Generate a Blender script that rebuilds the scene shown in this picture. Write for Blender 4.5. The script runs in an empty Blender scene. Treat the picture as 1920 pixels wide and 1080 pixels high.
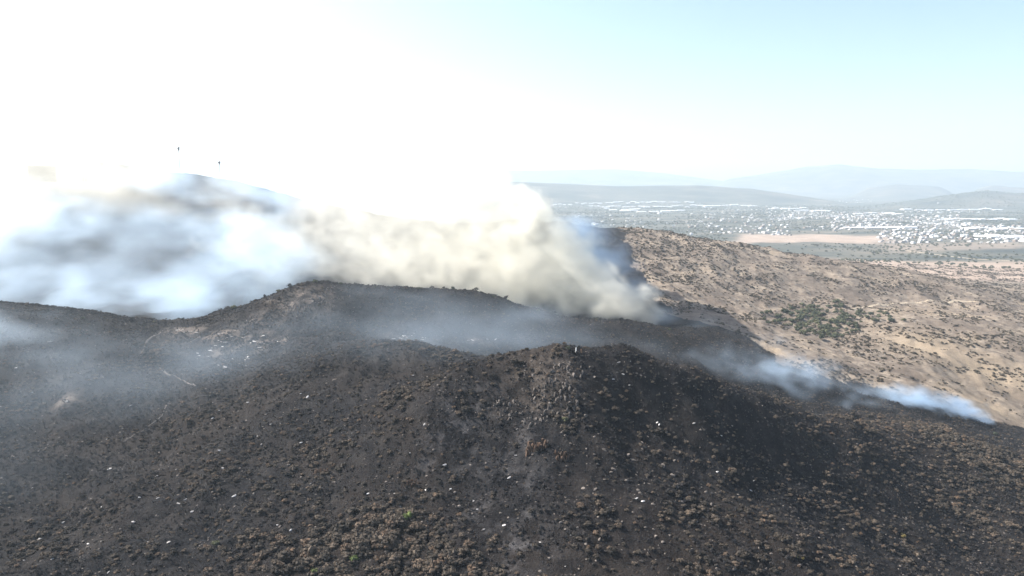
import bpy, math, random
import numpy as np
from mathutils import Vector, Matrix

# ------------------------------------------------------------------ camera, world, sun, exposure
scene = bpy.context.scene
COL = scene.collection
random.seed(7)
rng = np.random.default_rng(7)

F, YH, CAMZ = 1300.0, 345.0, 250.0            # focal length / horizon row in photo pixels, flight height
PITCH = math.atan((540.0 - YH) / F)
cam_d = bpy.data.cameras.new('camera')
cam_d.sensor_width = 36.0
cam_d.lens = F / 1920.0 * 36.0
cam_d.clip_start = 1.0
cam_d.clip_end = 60000.0
cam = bpy.data.objects.new('camera', cam_d)
COL.objects.link(cam)
cam.location = (0, 0, CAMZ)
cam.rotation_euler = (math.pi / 2 - PITCH, 0, 0)
scene.camera = cam

SUN_AZ, SUN_EL = math.radians(-68.0), math.radians(41.0)   # azimuth from +Y, clockwise positive
world = bpy.data.worlds.new('World')
scene.world = world
world.use_nodes = True
wn = world.node_tree.nodes
sky = wn.new('ShaderNodeTexSky')
sky.sky_type = 'NISHITA'
sky.sun_disc = False
sky.sun_elevation = SUN_EL
sky.sun_rotation = SUN_AZ
sky.altitude = 1900
sky.air_density = 1.0
sky.dust_density = 9.0
sky.ozone_density = 1.0
bg = wn['Background']
bg.inputs['Strength'].default_value = 0.11
world.node_tree.links.new(sky.outputs[0], bg.inputs[0])

sun_d = bpy.data.lights.new('sun', 'SUN')
sun_d.energy = 5.0
sun_d.angle = math.radians(0.5)
sun_d.color = (1.0, 0.96, 0.90)
sun = bpy.data.objects.new('sun', sun_d)
COL.objects.link(sun)
to_sun = Vector((math.sin(SUN_AZ) * math.cos(SUN_EL), math.cos(SUN_AZ) * math.cos(SUN_EL), math.sin(SUN_EL)))
sun.rotation_euler = to_sun.to_track_quat('Z', 'Y').to_euler()
sun.location = (-300, 100, 600)

vs = scene.view_settings
vs.view_transform = 'Standard'
vs.look = 'None'
vs.exposure = 1.38
vs.gamma = 1.0
vs.use_curve_mapping = False
cy = scene.cycles
cy.use_denoising = True
cy.use_adaptive_sampling = True
cy.adaptive_threshold = 0.02
cy.max_bounces = 14
cy.diffuse_bounces = 2
cy.glossy_bounces = 1
cy.transmission_bounces = 1
cy.volume_bounces = 12
cy.volume_step_rate = 1.6
cy.volume_max_steps = 256

# ------------------------------------------------------------------ helpers
def tag(o, label=None, cat=None, group=None, kind=None):
    if label: o['label'] = label
    if cat: o['category'] = cat
    if group: o['group'] = group
    if kind: o['kind'] = kind
    return o

def mesh_obj(name, verts, faces, mat=None, parent=None, smooth=False):
    me = bpy.data.meshes.new(name)
    me.from_pydata([tuple(v) for v in verts], [], [tuple(f) for f in faces])
    me.update()
    if mat: me.materials.append(mat)
    if smooth: me.polygons.foreach_set('use_smooth', [True] * len(me.polygons))
    o = bpy.data.objects.new(name, me)
    COL.objects.link(o)
    if parent: o.parent = parent
    return o

def inst(name, me, parent=None):
    o = bpy.data.objects.new(name, me)
    COL.objects.link(o)
    if parent: o.parent = parent
    return o

def empty(name, loc, rz=0.0, s=1.0):
    o = bpy.data.objects.new(name, None)
    o.empty_display_size = 0.5
    COL.objects.link(o)
    o.location = loc
    o.rotation_euler = (0, 0, rz)
    o.scale = (s, s, s)
    return o

_perm = np.random.default_rng(3).permutation(512)
def _hash(ix, iy, seed):
    return _perm[(_perm[(ix + seed * 37) & 511] + iy) & 511]

def pnoise(x, y, seed=0):
    x = np.asarray(x, float); y = np.asarray(y, float)
    ix = np.floor(x).astype(np.int64); iy = np.floor(y).astype(np.int64)
    fx = x - ix; fy = y - iy
    u = fx * fx * fx * (fx * (fx * 6 - 15) + 10); v = fy * fy * fy * (fy * (fy * 6 - 15) + 10)
    def g(i, j, dx, dy):
        a = _hash(i, j, seed) * (2 * np.pi / 512)
        return np.cos(a) * dx + np.sin(a) * dy
    n0 = g(ix, iy, fx, fy) * (1 - u) + g(ix + 1, iy, fx - 1, fy) * u
    n1 = g(ix, iy + 1, fx, fy - 1) * (1 - u) + g(ix + 1, iy + 1, fx - 1, fy - 1) * u
    return (n0 * (1 - v) + n1 * v) * 1.5

def fbm(x, y, scale, octv=4, seed=0, gain=0.5):
    s = 0; a = 1.0; f = 1.0 / scale
    for i in range(octv):
        s = s + a * pnoise(x * f + 17.3 * i, y * f - 9.1 * i, seed + i)
        a *= gain; f *= 2.03
    return s

def sstep(a, b, x):
    t = np.clip((x - a) / (b - a), 0, 1)
    return t * t * (3 - 2 * t)

cp, sp = math.cos(PITCH), math.sin(PITCH)
def ray(px, py):
    """world direction of a photo position, scaled to unit forward (Y) distance"""
    u = (np.asarray(px, float) - 960) / F
    v = (540 - np.asarray(py, float)) / F
    dy = cp + v * sp
    return u / dy, (-sp + v * cp) / dy

def W(px, py, d):
    a, b = ray(px, py)
    return a * d, d, CAMZ + b * d

def project(x, y, z):
    """photo position of world points"""
    z = z - CAMZ
    depth = y * cp - z * sp
    return 960 + F * x / depth, 540 - F * (y * sp + z * cp) / depth, depth

# ------------------------------------------------------------------ terrain height field
CP = [  # picture column, row, distance: surveyed points of the relief
 (-300,1250,150),(200,1250,165),(700,1250,170),(1200,1250,178),(1700,1250,205),(2200,1250,235),
 (-250,1080,235),(300,1080,222),(760,1080,218),(1200,1080,216),(1600,1080,236),(2050,1080,300),
 (-200,900,310),(0,900,305),(400,900,288),(800,900,268),(1050,850,272),(1300,900,272),(1600,900,322),(1950,900,420),(2200,900,450),
 (730,745,325),(600,850,305),(860,692,318),(960,668,322),(1080,657,320),(1180,661,322),(1300,692,330),(1400,733,345),(1500,765,368),
 (1600,786,395),(1700,801,430),(1800,818,470),(1930,842,505),(2150,860,540),
 (1200,780,300),(1000,760,298),(900,780,296),(1400,850,300),(1500,950,284),(1750,900,362),
 (650,641,432),(750,644,420),(850,656,406),(900,668,398),
 (600,600,500),(600,642,448),(800,600,525),(1000,630,545),(1000,655,515),(1200,650,530),(1400,730,515),(1600,770,505),
 (450,576,572),(520,549,562),(600,531,560),(660,541,566),(720,539,572),(840,542,590),(920,556,595),(1000,581,595),(1100,600,590),
 (1190,606,582),(1260,623,580),(1350,653,578),(1450,681,576),(1550,708,575),(1700,742,580),(1800,770,585),(1900,800,585),(2100,840,600),
 (-350,560,540),(-200,560,525),(0,573,520),(80,583,522),(160,599,525),(280,606,550),(360,600,562),
 (0,700,420),(0,800,360),(300,700,440),(200,820,362),(100,950,292),(500,700,402),(450,800,348),(-200,750,400),(180,660,470),(420,640,490),
 (1300,612,680),(1420,641,662),(1470,655,655),
 (980,415,1350),(1060,419,1300),(1160,429,1250),(1220,433,1245),(1300,447,1230),(1400,467,1215),(1500,483,1200),(1600,502,1150),
 (1750,522,1180),(1900,522,1700),(1750,500,1900),(1600,490,1950),(2150,530,1700),(2150,640,1000),(2200,760,680),
 (1200,500,1000),(1200,550,850),(1350,520,1000),(1350,580,830),(1500,560,980),(1500,612,820),(1700,560,1050),(1700,600,880),
 (1700,680,700),(1900,600,950),(1900,700,720),(1900,760,650),(1600,690,655),
 (-350,310,1650),(-200,308,1600),(0,303,1600),(110,306,1600),(200,303,1600),(270,318,1550),(340,326,1500),(420,337,1500),(520,362,1500),(650,393,1480),(800,418,1450),(890,424,1400),
 (300,450,1100),(300,540,860),(100,450,1100),(0,540,860),(-250,450,1100),(-250,540,860),(550,450,1150),(720,450,1150),(600,520,870),(900,470,1100),(1000,520,900),
]
CZ = [  # column, distance, height: ground that other slopes hide
 (860,345,153),(960,352,156),(1080,350,159),(1180,352,156),(1240,354,151),(1300,362,144),(1400,378,129),(1500,398,112),(1080,385,142),(1200,385,138),(1300,395,126),
 (1180,420,122),(1400,432,100),(1600,468,84),(1800,530,60),(1950,550,46),(1000,408,136),(700,485,141),(850,470,131),(950,450,124),
 (-250,690,112),(0,700,110),(300,710,106),(600,720,110),(900,715,104),(1080,690,104),(1200,660,108),
 (900,1750,55),(1150,1750,55),(1400,1750,42),(300,2100,120),(-200,2100,150),(600,2000,90),(900,2400,10),(1400,2400,8),(1900,2400,5),
 (300,2600,15),(-200,2600,15),(2200,2500,5),(-300,90,118),(500,90,125),(960,90,128),(1500,90,118),(2400,90,105),
]
pts = []
for px, py, d in CP:
    pts.append(W(px, py, d))
for px, d, z in CZ:
    a, b = ray(px, 540)
    pts.append((a * d, d, z))
pts = np.array(pts, float)
def detail(x, y, r):
    """gullies and roughness of the slopes"""
    rough = sstep(60, 250, r) * (1 - sstep(1800, 2400, r))
    dry = sstep(700, 950, y) * sstep(-0.05, 0.15, x / np.maximum(y, 1))
    z = rough * (fbm(x, y, 95, 3, 11) * 3.6 - 4.2 * np.abs(fbm(x + .5 * y, y * .7, 58, 3, 21)) + fbm(x, y, 14, 3, 31) * 1.1 + 1.2)
    z = z - rough * dry * 5.5 * (np.abs(fbm(x + .35 * y, y * .6, 120, 3, 25)) - .35)
    return z + (1 - sstep(500, 1200, r)) * fbm(x, y, 3.4, 2, 41) * 0.4
pts[:, 2] -= detail(pts[:, 0], pts[:, 1], np.hypot(pts[:, 0], pts[:, 1]))
TU = np.stack([np.arctan2(pts[:, 0], pts[:, 1]), np.log(np.hypot(pts[:, 0], pts[:, 1]))], 1)
def _phi(r2):
    return 0.5 * r2 * np.log(r2 + 1e-12)
n = len(pts)
A = np.zeros((n + 3, n + 3))
A[:n, :n] = _phi(((TU[:, None] - TU[None]) ** 2).sum(-1)) + np.eye(n) * 4e-5
A[:n, n] = 1; A[:n, n + 1:] = TU; A[n, :n] = 1; A[n + 1:, :n] = TU.T
TW = np.linalg.solve(A, np.concatenate([pts[:, 2], np.zeros(3)]))

RIDGES = [  # far hills: (column,row) crest line, distance, half width across
 ([(560,352),(700,345),(800,341),(905,338),(1000,342),(1150,349),(1300,347),(1400,354),(1470,364),(1560,378),(1620,390)], 9000, 620),
 ([(1540,398),(1640,384),(1740,369),(1830,357),(1890,363),(1960,356),(2100,350),(2300,352)], 7600, 560),
 ([(1560,365),(1610,352),(1665,345),(1740,349),(1800,358)], 12200, 700),
 ([(1770,358),(1840,347),(1900,352),(2000,350)], 11600, 600),
 ([(300,335),(600,330),(760,322),(870,318),(1000,320),(1150,317),(1250,326),(1330,337),(1400,345)], 17500, 1200),
 ([(1300,345),(1340,338),(1420,326),(1500,312),(1560,308),(1620,315),(1700,318),(1790,316),(1880,322),(2000,318),(2300,328)], 16200, 1300),
]
def height(x, y):
    x = np.atleast_1d(np.asarray(x, float)); y = np.atleast_1d(np.asarray(y, float))
    shp = x.shape
    x = x.ravel(); y = y.ravel()
    r = np.maximum(np.hypot(x, y), 20.0)
    a = np.arctan2(x, y); lr = np.log(np.maximum(r, 80.0))
    z = np.empty_like(x)
    ac = np.clip(a, -0.85, 0.85)
    for i in range(0, len(x), 60000):
        s = slice(i, i + 60000)
        r2 = (ac[s, None] - TU[None, :, 0]) ** 2 + (lr[s, None] - TU[None, :, 1]) ** 2
        z[s] = _phi(r2) @ TW[:n] + TW[n] + TW[n + 1] * ac[s] + TW[n + 2] * lr[s]
    z += detail(x, y, r)
    # the plain and the far hills
    far = fbm(x, y, 900, 3, 51) * 7 + 3
    hz = np.zeros_like(x)
    pxs = 960 + F * cp * np.divide(x, np.maximum(y, 1.0))
    for line, d, w in RIDGES:
        lx = [p[0] for p in line]
        lh = [W(p[0], p[1], d)[2] for p in line]
        h = np.interp(pxs, lx, lh, left=0, right=0)
        edge = sstep(lx[0], lx[0] + 60, pxs) * (1 - sstep(lx[-1] - 60, lx[-1], pxs))
        wv = w * (1 + 0.35 * fbm(x, y, 1800, 2, 61))
        pr = np.exp(-((y - d) / wv) ** 2)
        spur = 1 - 0.16 * np.abs(fbm(x, y, 700, 3, 71)) * (1 - pr)
        hz = np.maximum(hz, h * edge * pr * spur)
    far = np.maximum(far, hz)
    b = sstep(1900, 2500, y)
    b = np.where(y > 0, b, 0)
    z = z * (1 - b) + far * b
    back = sstep(0.95, 1.5, np.abs(a))
    z = z * (1 - back) + (110 + fbm(x, y, 220, 3, 81) * 14) * back
    return z.reshape(shp)

def hit(px, py, dmin=110.0, dmax=16000.0):
    """where the line of sight of a photo position meets the ground"""
    px = np.atleast_1d(np.asarray(px, float)); py = np.atleast_1d(np.asarray(py, float))
    a, b = ray(px, py)
    ds = np.exp(np.linspace(math.log(dmin), math.log(dmax), 420))
    Z = height(a[:, None] * ds, np.broadcast_to(ds, (len(a), len(ds))))
    below = (CAMZ + b[:, None] * ds) <= Z
    k = np.clip(below.argmax(1), 1, None)
    i = np.arange(len(a))
    g0 = CAMZ + b * ds[k - 1] - Z[i, k - 1]; g1 = CAMZ + b * ds[k] - Z[i, k]
    t = np.clip(g0 / np.maximum(g0 - g1, 1e-6), 0, 1)
    d = ds[k - 1] + (ds[k] - ds[k - 1]) * t
    return a * d, d, height(a * d, d)

# ---- grid
aa = np.concatenate([np.linspace(-180, -52, 40, endpoint=False), np.linspace(-52, 52, 900), np.linspace(52, 180, 41)[1:]])
aa = np.radians(aa)
rr = np.concatenate([np.exp(np.linspace(math.log(30), math.log(130), 26, endpoint=False)), np.exp(np.linspace(math.log(130), math.log(2500), 560, endpoint=False)),
                     np.exp(np.linspace(math.log(2500), math.log(21000), 130))])
RA, RR = np.meshgrid(aa, rr)
GX = (RR * np.sin(RA)); GY = (RR * np.cos(RA))
GZ = height(GX, GY)
nr, nc = GX.shape

def poly_mask(x, y, poly):
    inside = np.zeros(x.shape, bool)
    m = len(poly)
    for i in range(m):
        x0, y0 = poly[i]; x1, y1 = poly[(i + 1) % m]
        c = ((y0 > y) != (y1 > y)) & (x < (x1 - x0) * (y - y0) / ((y1 - y0) if y1 != y0 else 1e-9) + x0)
        inside ^= c
    return inside

burn_line = [(2400,860,560),(2100,842,575),(1900,800,588),(1800,770,588),(1700,742,583),(1550,708,578),(1450,682,580),(1445,662,640),(1405,636,676),(1330,608,700),(1262,580,760),
             (1225,545,850),(1195,500,990),(1178,460,1120),(1168,430,1245),(1130,430,1500),(1100,430,1900)]
BURN = [W(*p)[:2] for p in burn_line] + [(-3000, 2300), (-3000, -900), (1500, -900)]

def zones(x, y):
    wx = x + fbm(x, y, 40, 3, 91) * 10; wy = y + fbm(x, y, 40, 3, 95) * 12
    burnt = poly_mask(wx, wy, BURN).astype(float)
    burnt *= (1 - sstep(1900, 2300, y))
    return burnt

burnt = zones(GX, GY)
# second zone map: pale bare soil, ash, brown scorched litter
def spots(x, y, lst):
    m = np.zeros(x.shape)
    for px, py, rx, ry, s in lst:
        cx, cy_, _ = hit(px, py)
        m = np.maximum(m, s * np.exp(-(((x - cx[0]) / rx) ** 2 + ((y - cy_[0]) / ry) ** 2)))
    return m
pale = spots(GX, GY, [(345,620,14,9,.9),(400,628,22,8,.8),(470,640,20,8,.7),(430,655,14,9,.5),(520,645,16,8,.5),(760,632,14,6,.5),(900,640,10,5,.4),(125,750,8,6,.7),(560,560,26,16,.5),(480,600,20,14,.35),(1010,720,16,16,.35)])
ash = spots(GX, GY, [(850,820,11,14,.9),(800,850,8,10,.7),(980,830,9,8,.6),(890,950,9,8,.7),(960,1020,14,14,.9),(900,745,9,9,.6),(1000,900,9,9,.5),(880,770,10,6,.4),(940,870,14,10,.5)])
brown = spots(GX, GY, [(700,1010,30,24,1.),(600,860,18,14,.7),(760,740,22,14,.8),(300,650,16,14,.7),(400,760,40,34,.55),(1000,670,22,10,.6),(1640,860,60,60,.5),(1850,850,70,70,.9),(1470,1010,22,22,.6),(1150,760,14,16,.4),(1250,1000,34,26,.5)])

gv = np.stack([GX, GY, GZ], -1).reshape(-1, 3)
idx = np.arange(nr * nc).reshape(nr, nc)
q = np.stack([idx[:-1, :-1], idx[:-1, 1:], idx[1:, 1:], idx[1:, :-1]], -1).reshape(-1, 4)
gv = np.concatenate([gv, [[0, 0, 112.0]]])
fan = [(nr * nc, idx[0, i + 1], idx[0, i]) for i in range(nc - 1)]
gm = bpy.data.meshes.new('ground')
nq = len(q); nf = len(fan)
gm.vertices.add(len(gv)); gm.vertices.foreach_set('co', gv.astype(np.float32).ravel())
loops = np.concatenate([q[:, ::-1].ravel(), np.array(fan)[:, ::-1].ravel()]).astype(np.int32)
gm.loops.add(len(loops)); gm.loops.foreach_set('vertex_index', loops)
gm.polygons.add(nq + nf)
gm.polygons.foreach_set('loop_start', np.concatenate([np.arange(nq) * 4, nq * 4 + np.arange(nf) * 3]).astype(np.int32))
gm.polygons.foreach_set('use_smooth', np.ones(nq + nf, bool))
gm.update(calc_edges=True)
gm.validate()
def put_attr(me, name, cols):
    at = me.attributes.new(name, 'FLOAT_COLOR', 'POINT')
    full = np.zeros((len(me.vertices), 4), np.float32); full[:, 3] = 1
    for k, c in enumerate(cols):
        cc = c.ravel(); full[:len(cc), k] = cc
    at.data.foreach_set('color', full.ravel())
put_attr(gm, 'zone', [burnt, pale, ash])
fieldm = np.zeros_like(GX)
def box_mask(px0, px1, d0, d1, soft):
    x0 = (px0 - 960) / F; x1 = (px1 - 960) / F
    u = GX / np.maximum(GY, 1) + fbm(GX, GY, 400, 3, 101) * 0.02
    yy = GY + fbm(GX, GY, 500, 3, 105) * (d1 - d0) * 0.25
    return sstep(x0, x0 + 0.03, u) * (1 - sstep(x1 - 0.05, x1, u)) * sstep(d0, d0 + soft, yy) * (1 - sstep(d1 - soft, d1, yy))
fieldm = np.maximum(box_mask(1370, 1700, 2920, 3480, 60), box_mask(1540, 2300, 1400, 2250, 120))
fieldm = np.maximum(fieldm, 0.55 * box_mask(1640, 1960, 2550, 3000, 120))
gold = spots(GX, GY, [(1750,650,60,60,1.),(1850,700,60,50,1.),(1455,660,16,24,1.),(1640,720,24,22,.8),(1730,588,50,30,.8),(1850,760,40,26,1.)])
put_attr(gm, 'zone_b', [brown, fieldm, gold])

# ------------------------------------------------------------------ materials
class NT:
    def __init__(self, name):
        self.m = bpy.data.materials.new(name); self.m.use_nodes = True
        self.t = self.m.node_tree; self.t.nodes.clear()
    def n(self, typ, **kw):
        nd = self.t.nodes.new(typ)
        for k, v in kw.items():
            if k.startswith('_'): setattr(nd, k[1:], v)
            else: nd.inputs[k].default_value = v
        return nd
    def l(self, a, b): self.t.links.new(a, b)
    def noise(self, vec, scale, detail=4, rough=0.6, dist=0.0):
        nd = self.n('ShaderNodeTexNoise', Scale=scale, Detail=detail, Roughness=rough, Distortion=dist)
        self.l(vec, nd.inputs['Vector']); return nd.outputs['Fac']
    def ramp(self, fac, stops):
        nd = self.t.nodes.new('ShaderNodeValToRGB')
        e = nd.color_ramp.elements
        while len(e) > 1: e.remove(e[-1])
        e[0].position = stops[0][0]; e[0].color = (*stops[0][1], 1)
        for p, c in stops[1:]:
            k = e.new(p); k.color = (*c, 1)
        self.l(fac, nd.inputs[0]); return nd.outputs[0]
    def mrange(self, v, a, b, c=0.0, d=1.0):
        nd = self.n('ShaderNodeMapRange'); nd.inputs[1].default_value = a; nd.inputs[2].default_value = b
        nd.inputs[3].default_value = c; nd.inputs[4].default_value = d
        self.l(v, nd.inputs[0]); return nd.outputs[0]
    def math(self, op, a, b=None):
        nd = self.t.nodes.new('ShaderNodeMath'); nd.operation = op
        for i, s in enumerate((a, b)):
            if s is None: continue
            if isinstance(s, (int, float)): nd.inputs[i].default_value = s
            else: self.l(s, nd.inputs[i])
        return nd.outputs[0]
    def mix(self, fac, a, b):
        nd = self.t.nodes.new('ShaderNodeMix'); nd.data_type = 'RGBA'
        if isinstance(fac, (int, float)): nd.inputs[0].default_value = fac
        else: self.l(fac, nd.inputs[0])
        for s, i in ((a, 6), (b, 7)):
            if isinstance(s, tuple): nd.inputs[i].default_value = (*s, 1)
            else: self.l(s, nd.inputs[i])
        return nd.outputs[2]
    def surf(self, col, rough=0.95, bump=None, bstr=0.5, bdist=0.3, spec=0.15):
        b = self.n('ShaderNodeBsdfPrincipled', Roughness=rough)
        b.inputs['Specular IOR Level'].default_value = spec
        if isinstance(col, tuple): b.inputs['Base Color'].default_value = (*col, 1)
        else: self.l(col, b.inputs['Base Color'])
        if bump is not None:
            bp = self.n('ShaderNodeBump', Strength=bstr, Distance=bdist)
            self.l(bump, bp.inputs['Height']); self.l(bp.outputs[0], b.inputs['Normal'])
        o = self.t.nodes.new('ShaderNodeOutputMaterial')
        self.l(b.outputs[0], o.inputs['Surface'])
        return self.m

def ground_material():
    N = NT('ground')
    geo = N.n('ShaderNodeNewGeometry'); P = geo.outputs['Position']
    def attr(nm):
        a = N.n('ShaderNodeAttribute', _attribute_name=nm)
        s = N.n('ShaderNodeSeparateColor'); N.l(a.outputs['Color'], s.inputs[0]); return s.outputs
    zb, zp, za = attr('zone')[:3]
    br, fd, gd = attr('zone_b')[:3]
    nbig = N.noise(P, 0.02, 5, 0.6); nmid = N.noise(P, 0.12, 5, 0.65); nfine = N.noise(P, 0.9, 4, 0.7); nf2 = N.noise(P, 2.2, 3, 0.7)
    # burnt slopes
    c1 = N.ramp(nmid, [(0.3, (0.0036, 0.004, 0.0055)), (0.5, (0.0115, 0.0108, 0.0118)), (0.72, (0.034, 0.031, 0.029))])
    c1 = N.mix(N.mrange(nbig, 0.45, 0.65, 0, 0.7), c1, (0.028, 0.0225, 0.019))
    c1 = N.mix(N.mrange(N.noise(P, 0.045, 4, 0.6), 0.52, 0.68, 0, 0.6), c1, (0.007, 0.0075, 0.0095))
    c1 = N.mix(N.math('MULTIPLY', br, 0.55), c1, (0.036, 0.027, 0.021))
    grit = N.mrange(nf2, 0.6, 0.75)
    c1 = N.mix(N.math('MULTIPLY', grit, 0.45), c1, (0.095, 0.085, 0.08))
    ashm = N.math('MULTIPLY', za, N.mrange(nmid, 0.45, 0.75))
    c1 = N.mix(N.math('MULTIPLY', ashm, 0.6), c1, (0.17, 0.165, 0.17))
    palem = N.math('MULTIPLY', zp, N.mrange(nmid, 0.42, 0.62))
    c1 = N.mix(N.math('MULTIPLY', palem, 0.8), c1, (0.30, 0.245, 0.20))
    # dry slopes
    c2 = N.ramp(nmid, [(0.28, (0.085, 0.068, 0.053)), (0.45, (0.175, 0.139, 0.106)), (0.7, (0.315, 0.26, 0.20))])
    c2 = N.mix(N.mrange(nbig, 0.44, 0.6, 0, 0.75), c2, (0.125, 0.098, 0.077))
    c2 = N.mix(N.mrange(nbig, 0.42, 0.3, 0, 0.5), c2, (0.32, 0.25, 0.17))
    c2 = N.mix(N.math('MULTIPLY', gd, 0.75), c2, N.ramp(nfine, [(0.3, (0.24, 0.183, 0.125)), (0.7, (0.42, 0.33, 0.225))]))
    c2 = N.mix(N.mrange(nf2, 0.55, 0.75, 0, 0.35), c2, (0.09, 0.07, 0.055))
    # plain beyond
    st = N.n('ShaderNodeMapping'); st.inputs['Scale'].default_value = (0.5, 1.6, 1.0); N.l(P, st.inputs['Vector'])
    nfar = N.noise(st.outputs[0], 0.0035, 6, 0.62); nfar2 = N.noise(st.outputs[0], 0.02, 4, 0.65)
    c3 = N.ramp(nfar, [(0.35, (0.04, 0.048, 0.045)), (0.5, (0.085, 0.085, 0.068)), (0.62, (0.13, 0.115, 0.09)), (0.72, (0.2, 0.165, 0.125))])
    c3 = N.mix(N.mrange(nfar2, 0.5, 0.7, 0, 0.5), c3, (0.055, 0.06, 0.05))
    c3 = N.mix(fd, c3, N.ramp(nfar2, [(0.3, (0.22, 0.165, 0.125)), (0.6, (0.34, 0.262, 0.205))]))
    sep = N.n('ShaderNodeSeparateXYZ'); N.l(P, sep.inputs[0])
    farm = N.math('MAXIMUM', N.mrange(sep.outputs['Y'], 1700, 2300), fd)
    c2 = N.mix(farm, c2, c3)
    col = N.mix(zb, c2, c1)
    h = N.math('ADD', nfine, N.math('MULTIPLY', nf2, 0.6))
    return N.surf(col, 0.97, h, 1.0, 1.0, 0.08)

def leaf_material(name, stops, trans=0.0):
    N = NT(name)
    oi = N.n('ShaderNodeObjectInfo')
    geo = N.n('ShaderNodeNewGeometry')
    v = N.n('ShaderNodeVectorMath', _operation='ADD'); N.l(geo.outputs['Position'], v.inputs[0])
    nz = N.noise(v.outputs[0], 0.9, 3, 0.7)
    f = N.math('ADD', N.math('MULTIPLY', oi.outputs['Random'], 0.55), N.math('MULTIPLY', nz, 0.6))
    col = N.ramp(f, stops)
    return N.surf(col, 0.9, None, spec=0.1)

def rock_material(name, c0, c1, scale=0.8):
    N = NT(name)
    geo = N.n('ShaderNodeNewGeometry'); oi = N.n('ShaderNodeObjectInfo')
    nz = N.noise(geo.outputs['Position'], scale, 5, 0.65)
    f = N.math('ADD', N.math('MULTIPLY', nz, 0.75), N.math('MULTIPLY', oi.outputs['Random'], 0.3))
    col = N.ramp(f, [(0.25, c0), (0.8, c1)])
    return N.surf(col, 0.92, nz, 0.7, 0.25, 0.15)

def plain_material(name, c, rough=0.7, var=0.2, scale=0.5):
    N = NT(name)
    geo = N.n('ShaderNodeNewGeometry'); oi = N.n('ShaderNodeObjectInfo')
    nz = N.noise(geo.outputs['Position'], scale, 3, 0.6)
    f = N.math('ADD', N.math('MULTIPLY', nz, 0.5), N.math('MULTIPLY', oi.outputs['Random'], 0.5))
    col = N.ramp(f, [(0.2, tuple(k * (1 - var) for k in c)), (0.8, tuple(min(k * (1 + var), 0.9) for k in c))])
    return N.surf(col, rough)

M = {}
M['ground'] = ground_material()
M['scorched'] = leaf_material('scorched_leaves', [(0.2, (0.026, 0.0245, 0.022)), (0.5, (0.062, 0.051, 0.040)), (0.75, (0.098, 0.077, 0.058)), (0.92, (0.125, 0.08, 0.052))])
M['char'] = leaf_material('charred_twigs', [(0.2, (0.009, 0.0095, 0.012)), (0.5, (0.026, 0.025, 0.027)), (0.9, (0.085, 0.075, 0.068))])
M['green'] = leaf_material('green_leaves', [(0.2, (0.045, 0.06, 0.022)), (0.8, (0.10, 0.125, 0.04))])
M['olive'] = leaf_material('olive_leaves', [(0.2, (0.035, 0.042, 0.028)), (0.5, (0.06, 0.066, 0.042)), (0.85, (0.105, 0.105, 0.06))])
M['dryscrub'] = leaf_material('dry_scrub_leaves', [(0.2, (0.035, 0.030, 0.025)), (0.5, (0.065, 0.053, 0.040)), (0.85, (0.11, 0.088, 0.06))])
M['yellow'] = leaf_material('yellow_leaves', [(0.2, (0.12, 0.095, 0.03)), (0.8, (0.2, 0.155, 0.06))])
M['bark'] = rock_material('bark', (0.018, 0.015, 0.013), (0.06, 0.047, 0.038), 3.0)
M['rock'] = rock_material('weathered_rock', (0.035, 0.031, 0.028), (0.21, 0.178, 0.152), 0.9)
M['brownrock'] = rock_material('brown_rock', (0.03, 0.022, 0.017), (0.135, 0.085, 0.058), 0.9)
M['pale'] = rock_material('pale_rock', (0.22, 0.20, 0.185), (0.62, 0.59, 0.56), 1.2)
M['dirt'] = rock_material('dirt_track', (0.035, 0.032, 0.03), (0.15, 0.13, 0.115), 0.35)
M['paledirt'] = rock_material('pale_dirt_track', (0.26, 0.21, 0.15), (0.42, 0.35, 0.26), 0.2)
M['white'] = plain_material('white_paint', (0.78, 0.77, 0.74), 0.6, 0.08)
M['steel'] = plain_material('grey_steel', (0.16, 0.16, 0.17), 0.5, 0.2)
M['drum'] = plain_material('antenna_covers', (0.10, 0.10, 0.10), 0.5, 0.2)
def town_material():
    N = NT('rendered_walls')
    oi = N.n('ShaderNodeObjectInfo')
    return N.surf(N.ramp(oi.outputs['Random'], [(0.0, (0.20, 0.15, 0.12)), (0.25, (0.30, 0.27, 0.25)), (0.55, (0.46, 0.44, 0.42)), (1.0, (0.70, 0.69, 0.67))]), 0.85)
M['wall'] = town_material()
M['roof'] = plain_material('metal_roofs', (0.64, 0.645, 0.65), 0.6, 0.2, 0.01)

gm.materials.append(M['ground'])
ground = bpy.data.objects.new('ground', gm)
COL.objects.link(ground)
tag(ground, 'burnt black hills and dry tan slopes running down to a hazy plain', kind='structure')
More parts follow.
